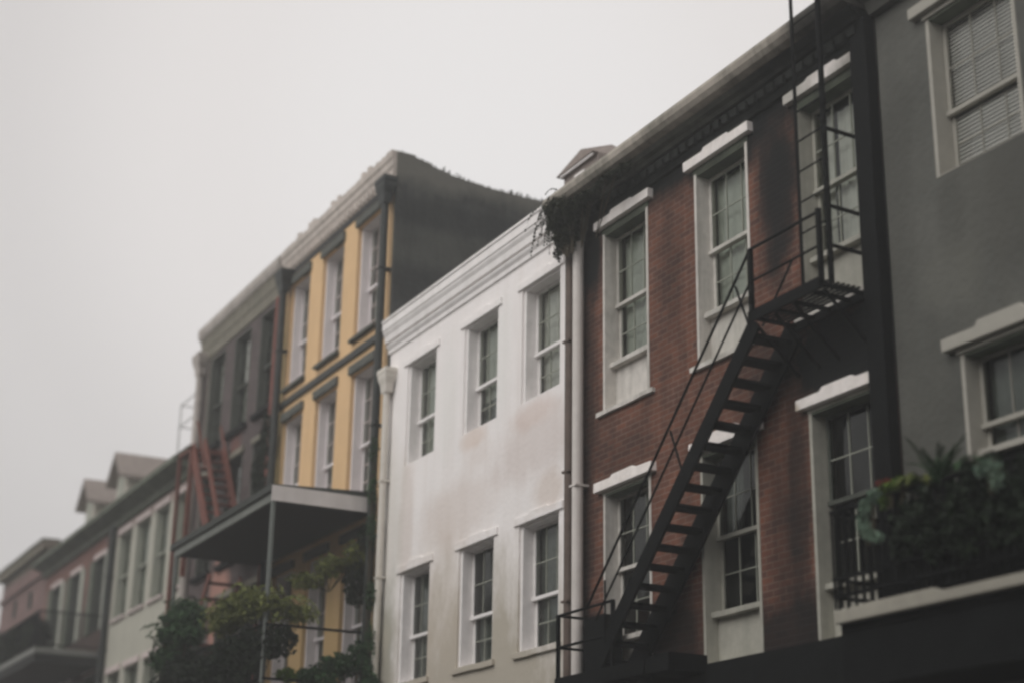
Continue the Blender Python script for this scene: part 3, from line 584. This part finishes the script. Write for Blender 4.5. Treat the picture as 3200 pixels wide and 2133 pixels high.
def sprays(root, centres, n, length, m, seed):
    rd = random.Random(seed); mb = MB(); o = WP[root.name]
    for (x, y, z) in centres:
        for _ in range(n):
            p = Vector((x+rd.gauss(0, .25), y+rd.gauss(0, .12), z+rd.gauss(0, .08))); d = Vector((rd.gauss(0, .8), rd.gauss(0, .5), rd.uniform(.1, 1.1))).normalized(); L_ = length*rd.uniform(.5, 1.3)
            for j in range(11):
                q = p+d*(L_/11); sd = d.cross(Vector((rd.gauss(0, 1), rd.gauss(0, 1), .4))).normalized()
                for sg in (-1, 1):
                    i = len(mb.v); mb.v += [tuple(p), tuple(p+sd*sg*.04+d*.025), tuple(q)]; mb.f.append((i, i+1, i+2))
                p = q; d = (d+Vector((0, 0, -.2))).normalized()
    me = bpy.data.meshes.new('sprays'); me.from_pydata([tuple(Vector(v)-o) for v in mb.v], [], mb.f)
    ob = bpy.data.objects.new('sprays', me); sc.collection.objects.link(ob); me.materials.append(m); ob.parent = root
def fronds(name, label, cat, origin, n, length, m, seed=1, up=.6, spread=1., w_=.05, group=None, arc=1.0):
    """arching fern fronds, each a midrib with paired leaflets"""
    rd = random.Random(seed); mb = MB(); o = Vector(origin)
    for k in range(n):
        th = rd.uniform(0, 2*math.pi); L_ = length*rd.uniform(.6, 1.15); el = up*rd.uniform(.6, 1.3)
        d = Vector((math.cos(th)*spread, math.sin(th)*spread, el)).normalized(); p = o+Vector((rd.uniform(-.05, .05), rd.uniform(-.05, .05), 0)); S = 14
        for j in range(S):
            t = j/S; q = p+d*(L_/S); side = d.cross(Vector((0, 0, 1))); side = side.normalized() if side.length > .01 else Vector((1, 0, 0))
            ww = w_*(1-.85*abs(t-.35))*(1.2 if j < S-1 else .3)
            for sg in (-1, 1):
                i = len(mb.v); tip = p+side*sg*ww*1.5+d*ww*.5-Vector((0, 0, ww*.3)); mb.v += [tuple(p), tuple(tip), tuple(p+d*(L_/S)*.8)]; mb.f.append((i, i+1, i+2))
            p = q; d = (d+Vector((0, 0, -.16*arc))).normalized()
    root = empty(name, o, label, cat, group); me = bpy.data.meshes.new('fronds'); me.from_pydata([tuple(Vector(v)-o) for v in mb.v], [], mb.f)
    ob = bpy.data.objects.new('fronds', me); sc.collection.objects.link(ob); me.materials.append(m); ob.parent = root
    return root
# ================================================================ black fire escape
YO, YI = -.64, -.10
fe = empty('fire_escape', (-15.7, -.37, 4.3), 'black iron fire escape stair climbing across the brick house front', 'fire escape')
I = M['iron']
S0 = Vector((-14.02, 0, 7.82)); S1 = Vector((-17.52, 0, 4.40))
for y, nm in ((YO, 'stringer'), (YI, 'stringer')):
    MB().beam((S0.x, y, S0.z), (S1.x, y, S1.z), .035, .22 if y == YO else .34).build(nm, I, fe)
NT = 17
for k in range(NT):
    t = (k+.6)/NT; x = S0.x+(S1.x-S0.x)*t; z = S0.z+(S1.z-S0.z)*t
    MB().box(x-.115, x+.10, YO+.019, YI-.019, z-.035, z+.012).build('tread', I, fe)
hr = MB().tube([(-14.06, YO-.02, 8.70), (-17.72, YO-.02, 5.16)], .017, 8).build('handrail', I, fe)
MB().tube([(-14.06, YO-.02, 8.32), (-17.50, YO-.02, 4.98)], .014, 8).build('handrail', I, fe)
for t in (.02, .42, .93):
    x = S0.x+(S1.x-S0.x)*t; z = S0.z+(S1.z-S0.z)*t
    MB().tube([(x, YO-.02, z), (x-.26 if t < .9 else x, YO-.02, z+.60 if t < .9 else z+.8)], .015, 6).build('baluster', I, fe)
MB().tube([(-14.0, YI-.01, 8.66), (-14.6, YI-.01, 8.05)], .014, 6).build('handrail', I, fe)
pf = MB(); y = YO
while y < YI+.02: pf.box(-14.1, -12.82, y, y+.03, 7.93, 7.95); y += .07
for x in (-14.08, -13.75, -13.45, -13.1, -12.86): pf.box(x, x+.045, YO, YI+.05, 7.87, 7.909)
pf.box(-14.12, -12.8, YO-.03, YO-.001, 7.84, 7.97); pf.box(-14.12, -12.8, YI+.06, YI+.09, 7.84, 7.97)
pf.build('landing', I, fe)
for x in (-14.07, -13.7, -13.35, -12.84):      # brackets under the landing
    MB().tube([(x, YO+.03, 7.84), (x, -.02, 7.3)], .022, 6).build('bracket', I, fe)
for x, zt in ((-14.07, 8.72), (-12.82, 8.75)):
    MB().box(x-.025, x+.025, YO-.03, YO+.02, 7.86, zt).build('railing_post', I, fe)
for z, r_ in ((8.72, .018), (8.33, .015)):
    MB().tube([(-14.07, YO, z), (-12.82, YO, z)], r_, 8).build('landing_rail', I, fe)
for z in (9.74, 8.81, 8.35): MB().tube([(-12.8, -.0, z-.02), (-12.8, -.56, z)], .026, 6).build('wall_tie', I, fe)
ld = MB()
for x, r_ in ((-13.24, .022), (-12.76, .035)): ld.tube([(x, -.56, 7.9), (x, -.56, 13.2)], r_, 8)
lo = ld.build('roof_ladder', I, fe)
z = 8.62
while z < 12.9: MB().tube([(-13.24, -.56, z), (-12.76, -.56, z)], .012, 6).build('rung', I, lo); z += .37
# lower landing
pf = MB(); y = YO
while y < YI+.02: pf.box(-18.5, -16.4, y, y+.04, 4.30, 4.345); y += .055
for k in range(7): x = -18.5+k*.34; pf.box(x, x+.05, YO, YI+.05, 4.25, 4.299)
pf.box(-18.52, -16.4, YO-.03, YO-.001, 4.2, 4.37); pf.box(-18.52, -16.4, YI+.06, YI+.09, 4.2, 4.37)
pf.build('landing', I, fe)
for x, y in ((-18.48, YO), (-17.12, YO), (-18.48, YI)): MB().box(x-.022, x+.022, y-.022, y+.022, 4.3, 5.18).build('railing_post', I, fe)
for z in (5.17, 4.76):
    MB().tube([(-18.48, YO, z), (-17.12, YO, z)], .018, 8).build('landing_rail', I, fe); MB().tube([(-18.48, YO, z), (-18.48, YI, z)], .018, 8).build('landing_rail', I, fe)
MB().box(-18.42, -17.9, -.3, -.02, 4.36, 5.15, jit=.004).build('counterweight_box', I, fe)
MB().box(-16.5, -15.9, YO, YI, 4.2, 4.4).build('landing_beam', I, fe)
# ================================================================ red fire escape on the plum house
fr = empty('fire_escape', (-34.5, -.45, 8), 'rust red fire escape stair rising past the balcony roof beside the yellow house', 'fire escape')
RP = M['redpaint']
A0, A1 = Vector((-35.25, 0, 11.35)), Vector((-33.3, 0, 8.6))
for y in (-.8, -.12): MB().beam((A0.x, y, A0.z), (A1.x, y, A1.z), .04, .3).build('stringer', RP, fr)
MB().beam((-34.35, -.8, 11.3), (-32.55, -.8, 8.7), .035, .17).build('handrail', RP, fr)
MB().beam((-34.95, -.82, 11.9), (-34.1, -.82, 10.6), .03, .05).build('handrail', RP, fr)
MB().beam((-35.45, -.12, 12.0), (-33.3, -.12, 9.0), .03, .07).build('handrail', RP, fr)
for k in range(12):
    t = (k+.5)/12; x = A0.x+(A1.x-A0.x)*t; z = A0.z+(A1.z-A0.z)*t; MB().box(x-.1, x+.1, -.78, -.14, z-.02, z+.015).build('tread', RP, fr)
MB().box(-36.2, -35.2, -.85, -.05, 11.3, 11.36).build('landing', RP, fr)
MB().box(-35.3, -35.2, -.85, -.75, 8.4, 11.4).build('post', RP, fr); MB().box(-36.2, -36.12, -.85, -.77, 8.4, 11.4).build('post', RP, fr)
B0, B1 = Vector((-33.2, 0, 8.1)), Vector((-35.6, 0, 5.2))
for y in (-.8, -.12): MB().beam((B0.x, y, B0.z), (B1.x, y, B1.z), .04, .16).build('stringer', RP, fr)
for k in range(10):
    t = (k+.5)/10; x = B0.x+(B1.x-B0.x)*t; z = B0.z+(B1.z-B0.z)*t; MB().box(x-.1, x+.1, -.78, -.14, z-.02, z+.015).build('tread', RP, fr)
MB().box(-33.6, -32.3, -.85, -.05, 8.55, 8.6).build('landing', RP, fr)
MB().box(-36.2, -36.1, -.85, -.75, 4.9, 8.4).build('post', RP, fr)
# ================================================================ covered gallery of the yellow house
ga = empty('covered_balcony', (-29.2, -.97, 4.9), 'covered balcony with a pale fascia and slim post on the yellow house', 'balcony')
X0, X1, YF = -32.0, -26.22, -1.93
MB().prism([(YF-.05, 8.30), (YF-.05, 8.42), (-.02, 8.52), (-.02, 8.30)], X0-.2, X1-.003).build('roof', M['canopy_top'], ga)
MB().box(X0-.05, X1-.03, YF, YF+.04, 8.14, 8.299).build('front_fascia', M['canopy_front'], ga)
MB().prism([(YF+.041, 8.14), (YF+.041, 8.299), (-.02, 8.299), (-.02, 8.16)], X1-.05, X1).build('side_fascia', M['canopy_board'], ga)
MB().box(X1-.001, X1+.02, YF-.03, -.02, 8.13, 8.40).build('side_board', M['canopy_board'], ga)
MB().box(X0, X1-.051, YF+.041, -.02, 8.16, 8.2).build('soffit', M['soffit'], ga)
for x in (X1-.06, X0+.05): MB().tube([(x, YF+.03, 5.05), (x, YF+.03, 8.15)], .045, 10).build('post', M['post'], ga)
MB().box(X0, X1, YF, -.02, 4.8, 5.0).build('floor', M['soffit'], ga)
rl = MB()
for z in (5.1, 6.0): rl.box(X0, X1, YF+.01, YF+.05, z, z+.04); rl.box(X1-.04, X1, YF+.05, -.02, z, z+.04)
x = X0
while x < X1: rl.box(x, x+.018, YF+.02, YF+.038, 5.14, 6.0); x += .12
rl.build('railing', I, ga)
# ================================================================ balcony of the far red house
gf = empty('balcony', (-49, -.9, 7.6), 'dark planted balcony with a grey slab edge on the far red brick house', 'balcony')
MB().box(-53.2, -45.0, -1.85, -.02, 7.84, 7.99).build('floor', M['slab_far'], gf)
MB().box(-53.2, -45.02, -1.83, -.03, 7.6, 7.83).build('soffit', M['soffit'], gf)
rl = MB()
for z in (8.05, 8.95): rl.box(-53.2, -45.02, -1.82, -1.78, z, z+.04); rl.box(-45.06, -45.02, -1.78, -.02, z, z+.04)
x = -53.2
while x < -45.05: rl.box(x, x+.02, -1.81, -1.79, 8.09, 8.95); x += .11
y = -1.75
while y < -.05: rl.box(-45.05, -45.03, y, y+.02, 8.09, 8.95); y += .11
rl.build('railing', I, gf)
# ================================================================ balcony of the grey house
gr = empty('balcony', (-9, -.5, 4.1), 'dark planted balcony with a cream slab edge in front of the grey house', 'balcony')
BX0, BX1, BY = -12.38, -5.7, -1.05
MB().prism_xz([(BX0, 4.19), (BX1, 4.19), (BX1, 4.29), (-10.9, 4.29), (-11.0, 4.33), (BX0+.5, 4.33), (BX0, 4.30)], BY, BY+.08).build('slab_edge', M['slab'], gr, bevel=.01)
MB().box(BX0, BX1, BY+.081, -.02, 4.12, 4.28).build('floor', M['shop'], gr)
MB().box(BX0-.02, BX1, BY+.10, -.02, 3.6, 4.119).build('under_beam', M['shop'], gr)
rl = MB(); BZ = 4.40
for z in (4.43, 4.60, 5.25): rl.box(BX0, BX1, BY+.0, BY+.04, z, z+.035); rl.box(BX0, BX0+.035, BY+.04, -.02, z, z+.035)
x = BX0
while x < BX1: rl.box(x, x+.022, BY+.01, BY+.03, 4.33, 5.25); x += .105
y = BY+.05
while y < -.05: rl.box(BX0+.006, BX0+.028, y, y+.022, 4.33, 5.25); y += .105
rl.build('railing', I, gr)
MB().box(-11.45, BX1, BY+.06, BY+.40, 4.34, 5.05).build('planter_box', M['shop'], gr)
# ================================================================ plants
foliage('shrub', 'dark shrub filling the planter on the right balcony', 'shrub', [(-10.95, -.95, 4.95, .42, .3, .38), (-10.3, -.95, 5.0, .45, .3, .42), (-9.6, -.95, 4.95, .45, .3, .38), (-8.9, -.95, 5.0, .5, .3, .38), (-11.3, -.95, 4.85, .25, .25, .38), (-10.6, -.95, 4.75, .6, .3, .35), (-9.7, -.95, 4.7, .6, .3, .35)], 5200, .11, M['lf_dark'], 'balcony plants', 3)
foliage('trailing_plant', 'silvery green plant trailing over the left corner of the right balcony railing', 'plant', [(-11.58, -1.14, 5.26, .1, .08, .08), (-11.70, -1.15, 5.17, .09, .07, .1), (-11.76, -1.15, 5.04, .08, .07, .1), (-11.70, -1.15, 4.94, .09, .07, .09), (-11.6, -1.14, 4.88, .09, .07, .06)], 1100, .034, M['lf_pale'], 'balcony plants', 4, droop=.8)
foliage('trailing_plant', 'silvery plant trailing from the balcony planter at the right edge', 'plant', [(-9.98, -1.28, 5.16, .16, .1, .08), (-9.87, -1.3, 5.04, .07, .08, .12)], 320, .034, M['lf_pale'], 'balcony plants', 5, droop=.8)
foliage('leafy_plant', 'green and yellow leafy plant above the silvery trailing plant', 'plant', [(-11.42, -1.1, 5.31, .16, .1, .05), (-11.2, -1.1, 5.33, .16, .12, .05), (-11.5, -1.1, 5.2, .08, .08, .08)], 420, .045, M['lf_bright'], 'balcony plants', 6)
foliage('flowering_plant', 'small red flowered plant at the balcony railing', 'plant', [(-11.5, -1.08, 5.39, .12, .08, .03)], 120, .03, M['lf_red'], 'balcony plants', 8)
fronds('fern', 'spiky fern standing tallest on the right balcony', 'fern', (-10.85, -1.0, 5.25), 30, .5, M['lf_green'], 9, up=2.2, group='balcony ferns', w_=.03, arc=.5)
fronds('fern', 'yellowish fern arching left of the tallest fern on the right balcony', 'fern', (-11.12, -1.0, 5.3), 26, .36, M['lf_yellow'], 10, up=1.1, group='balcony ferns', w_=.03)
fronds('fern', 'low dark green fern right of the tallest fern on the balcony', 'fern', (-10.5, -1.0, 5.3), 26, .36, M['lf_green'], 11, up=1.1, group='balcony ferns', w_=.03)
yb = foliage('hanging_bush', 'yellow green bush spilling over the covered balcony railing', 'shrub', [(-28.3, -1.95, 6.35, .6, .3, .3), (-27.6, -1.98, 6.45, .6, .3, .3), (-26.9, -1.95, 6.4, .5, .3, .28), (-26.4, -1.8, 6.35, .45, .4, .26), (-26.25, -1.35, 6.25, .3, .35, .2)], 4200, .075, M['lf_yellow'], 'plants on the covered balcony', 12)
foliage('hanging_bush', 'dark bush hanging beneath the yellow green bush on the covered balcony', 'shrub', [(-28.2, -1.95, 5.55, 1.0, .35, .5), (-27.1, -1.95, 5.6, .9, .3, .48), (-26.3, -1.7, 5.75, .35, .4, .36), (-29.5, -1.95, 5.3, .9, .35, .55), (-28.0, -1.95, 4.9, 1.5, .35, .5)], 6200, .12, M['lf_dark'], 'plants on the covered balcony', 13)
gb_ = foliage('hanging_bush', 'deep green bush at the left end of the covered balcony', 'shrub', [(-31.6, -1.95, 6.85, .35, .3, .16), (-31.0, -1.9, 6.95, .4, .3, .2), (-30.4, -1.95, 6.7, .4, .3, .18), (-31.9, -1.9, 6.5, .45, .3, .2), (-31.2, -2.0, 6.5, .6, .35, .22), (-30.5, -1.95, 6.35, .5, .3, .2), (-32.1, -1.95, 6.1, .3, .3, .3), (-31.3, -1.95, 6.0, .7, .35, .3)], 3800, .10, M['lf_green'], 'plants on the covered balcony', 14)
foliage('hanging_bush', 'dark mass of leaves below the left end of the covered balcony', 'shrub', [(-31.6, -1.9, 5.4, .9, .4, .5), (-30.8, -1.9, 5.7, .7, .4, .4), (-30.0, -1.9, 5.3, 1.0, .4, .8), (-31.3, -1.9, 4.8, 1.4, .4, .5)], 4800, .12, M['lf_dark'], 'plants on the covered balcony', 15)
sprays(yb, [(-28.5, -1.95, 6.5), (-27.9, -1.95, 6.55), (-27.2, -1.95, 6.55), (-26.6, -1.9, 6.45), (-26.3, -1.4, 6.3)], 34, .42, M['lf_yellow'], 41)
sprays(gb_, [(-31.9, -1.95, 6.6), (-31.3, -1.95, 6.95), (-30.6, -1.95, 6.8), (-32.1, -1.95, 6.2), (-30.2, -1.95, 6.4)], 34, .42, M['lf_green'], 42)
foliage('leafy_bush', 'deep green bush at the foot of the black pipe beside the white house', 'shrub', [(-26.2, -1.0, 5.15, .35, .4, .25), (-26.15, -.6, 5.4, .3, .4, .25), (-26.05, -.25, 5.6, .25, .25, .3), (-25.7, -.2, 4.9, .4, .2, .4)], 2400, .09, M['lf_green'], 'bushes beside the white house', 16)
foliage('leafy_bush', 'lime green sprig at the bottom beside the dark bush', 'shrub', [(-26.3, -1.45, 5.2, .2, .25, .14)], 260, .08, M['lf_bright'], 'bushes beside the white house', 17)
foliage('hanging_vine', 'olive vine drooping under the covered balcony roof at its right end', 'vine', [(-26.4, -1.2, 6.85, .3, .35, .16), (-26.4, -.75, 7.15, .3, .3, .22), (-26.3, -.35, 7.3, .2, .25, .35)], 1100, .08, M['lf_yellow'], 'vines hanging in the covered balcony', 18)
foliage('hanging_vine', 'dark vine hanging beside the black pipe under the covered balcony roof', 'vine', [(-26.3, -.3, 6.9, .25, .25, .45), (-26.3, -.15, 7.6, .2, .15, .4)], 1000, .08, M['lf_dark'], 'vines hanging in the covered balcony', 19)
foliage('climbing_vine', 'green vine climbing the black pipe between yellow and white house', 'vine', [(-26.0, -.2, 9.2, .12, .1, .3), (-25.98, -.2, 8.5, .14, .1, .35), (-25.95, -.2, 7.8, .14, .1, .4), (-25.85, -.2, 6.6, .16, .1, .3), (-25.8, -.2, 5.6, .2, .1, .6)], 900, .07, M['lf_green'], 'vines on the pipes', 20)
foliage('climbing_vine', 'dark vine on the pipe between plum and yellow house', 'vine', [(-31.9, -.2, 10.9, .35, .12, .6), (-32.2, -.2, 10.2, .5, .12, .5), (-31.9, -.2, 9.6, .4, .12, .5)], 1500, .09, M['lf_dark'], 'vines on the pipes', 21)
foliage('balcony_plants', 'dark foliage heaped behind the railing of the far red house balcony', 'shrub', [(-52.3, -1.6, 8.7, 1.2, .4, .7), (-50.3, -1.6, 8.5, 1.1, .4, .6), (-48.3, -1.6, 8.5, 1.0, .4, .6), (-46.3, -1.6, 8.45, 1.0, .4, .5), (-49, -1.6, 8.2, 3.5, .3, .3)], 4200, .2, M['lf_dark'], None, 22)
# ---- blackened fern hanging from the gutter corner
rd = random.Random(5); mb = MB(); o = Vector((-19.12, -.38, 11.2))
for k in range(150):
    p = o+Vector((rd.uniform(-.16, .42), rd.uniform(-.12, .30), rd.uniform(-.12, .12))); d = Vector((rd.uniform(-.7, .5), rd.uniform(-.5, .1), rd.uniform(-.5, .5))).normalized(); Lh = rd.uniform(.2, .75 if p.x < -19.1 else .4); S = 12
    for j in range(S):
        q = p+d*(Lh/S); sd_ = d.cross(Vector((rd.gauss(0, 1), rd.gauss(0, 1), .3))); sd_ = sd_.normalized()
        for sg in (-1, 1):
            i = len(mb.v); mb.v += [tuple(p), tuple(p+sd_*sg*.018+d*.02), tuple(q)]; mb.f.append((i, i+1, i+2))
        p = q; d = (d+Vector((0, 0, -.30))).normalized()
root = empty('hanging_fern', o, 'blackened fern hanging from the gutter corner between white and brick house', 'fern')
me = bpy.data.meshes.new('fronds'); me.from_pydata([tuple(Vector(v)-o) for v in mb.v], [], mb.f); ob = bpy.data.objects.new('fronds', me); sc.collection.objects.link(ob); me.materials.append(M['lf_soot']); ob.parent = root
foliage('overgrown_fern', 'black green growth smothering the gutter corner above the white downpipe', 'fern', [(-19.1, -.3, 11.15, .3, .25, .34), (-18.85, -.25, 10.8, .2, .15, .3), (-19.0, -.3, 10.85, .2, .2, .28), (-19.12, -.3, 10.65, .1, .12, .28), (-18.75, -.3, 11.05, .3, .2, .16), (-18.3, -.35, 11.05, .4, .15, .1), (-17.5, -.38, 11.08, .5, .12, .08)], 3600, .07, M['lf_soot'], None, 31, droop=.7)
# ================================================================ haze
HZ = True
if HZ:
    h = MB().box(-75, 14, -24, 10, -1, 17.5).build('haze', bpy.data.materials.new('mist')); tag(h, kind='stuff')
    m = h.data.materials[0]; m.use_nodes = True; t = m.node_tree; t.nodes.clear(); ou = t.nodes.new('ShaderNodeOutputMaterial'); pv = t.nodes.new('ShaderNodeVolumePrincipled')
    pv.inputs['Color'].default_value = (.90, .92, .93, 1); pv.inputs['Density'].default_value = .0036; pv.inputs['Anisotropy'].default_value = .2
    t.links.new(pv.outputs[0], ou.inputs['Volume']); h['label'] = 'pale fog filling the street'
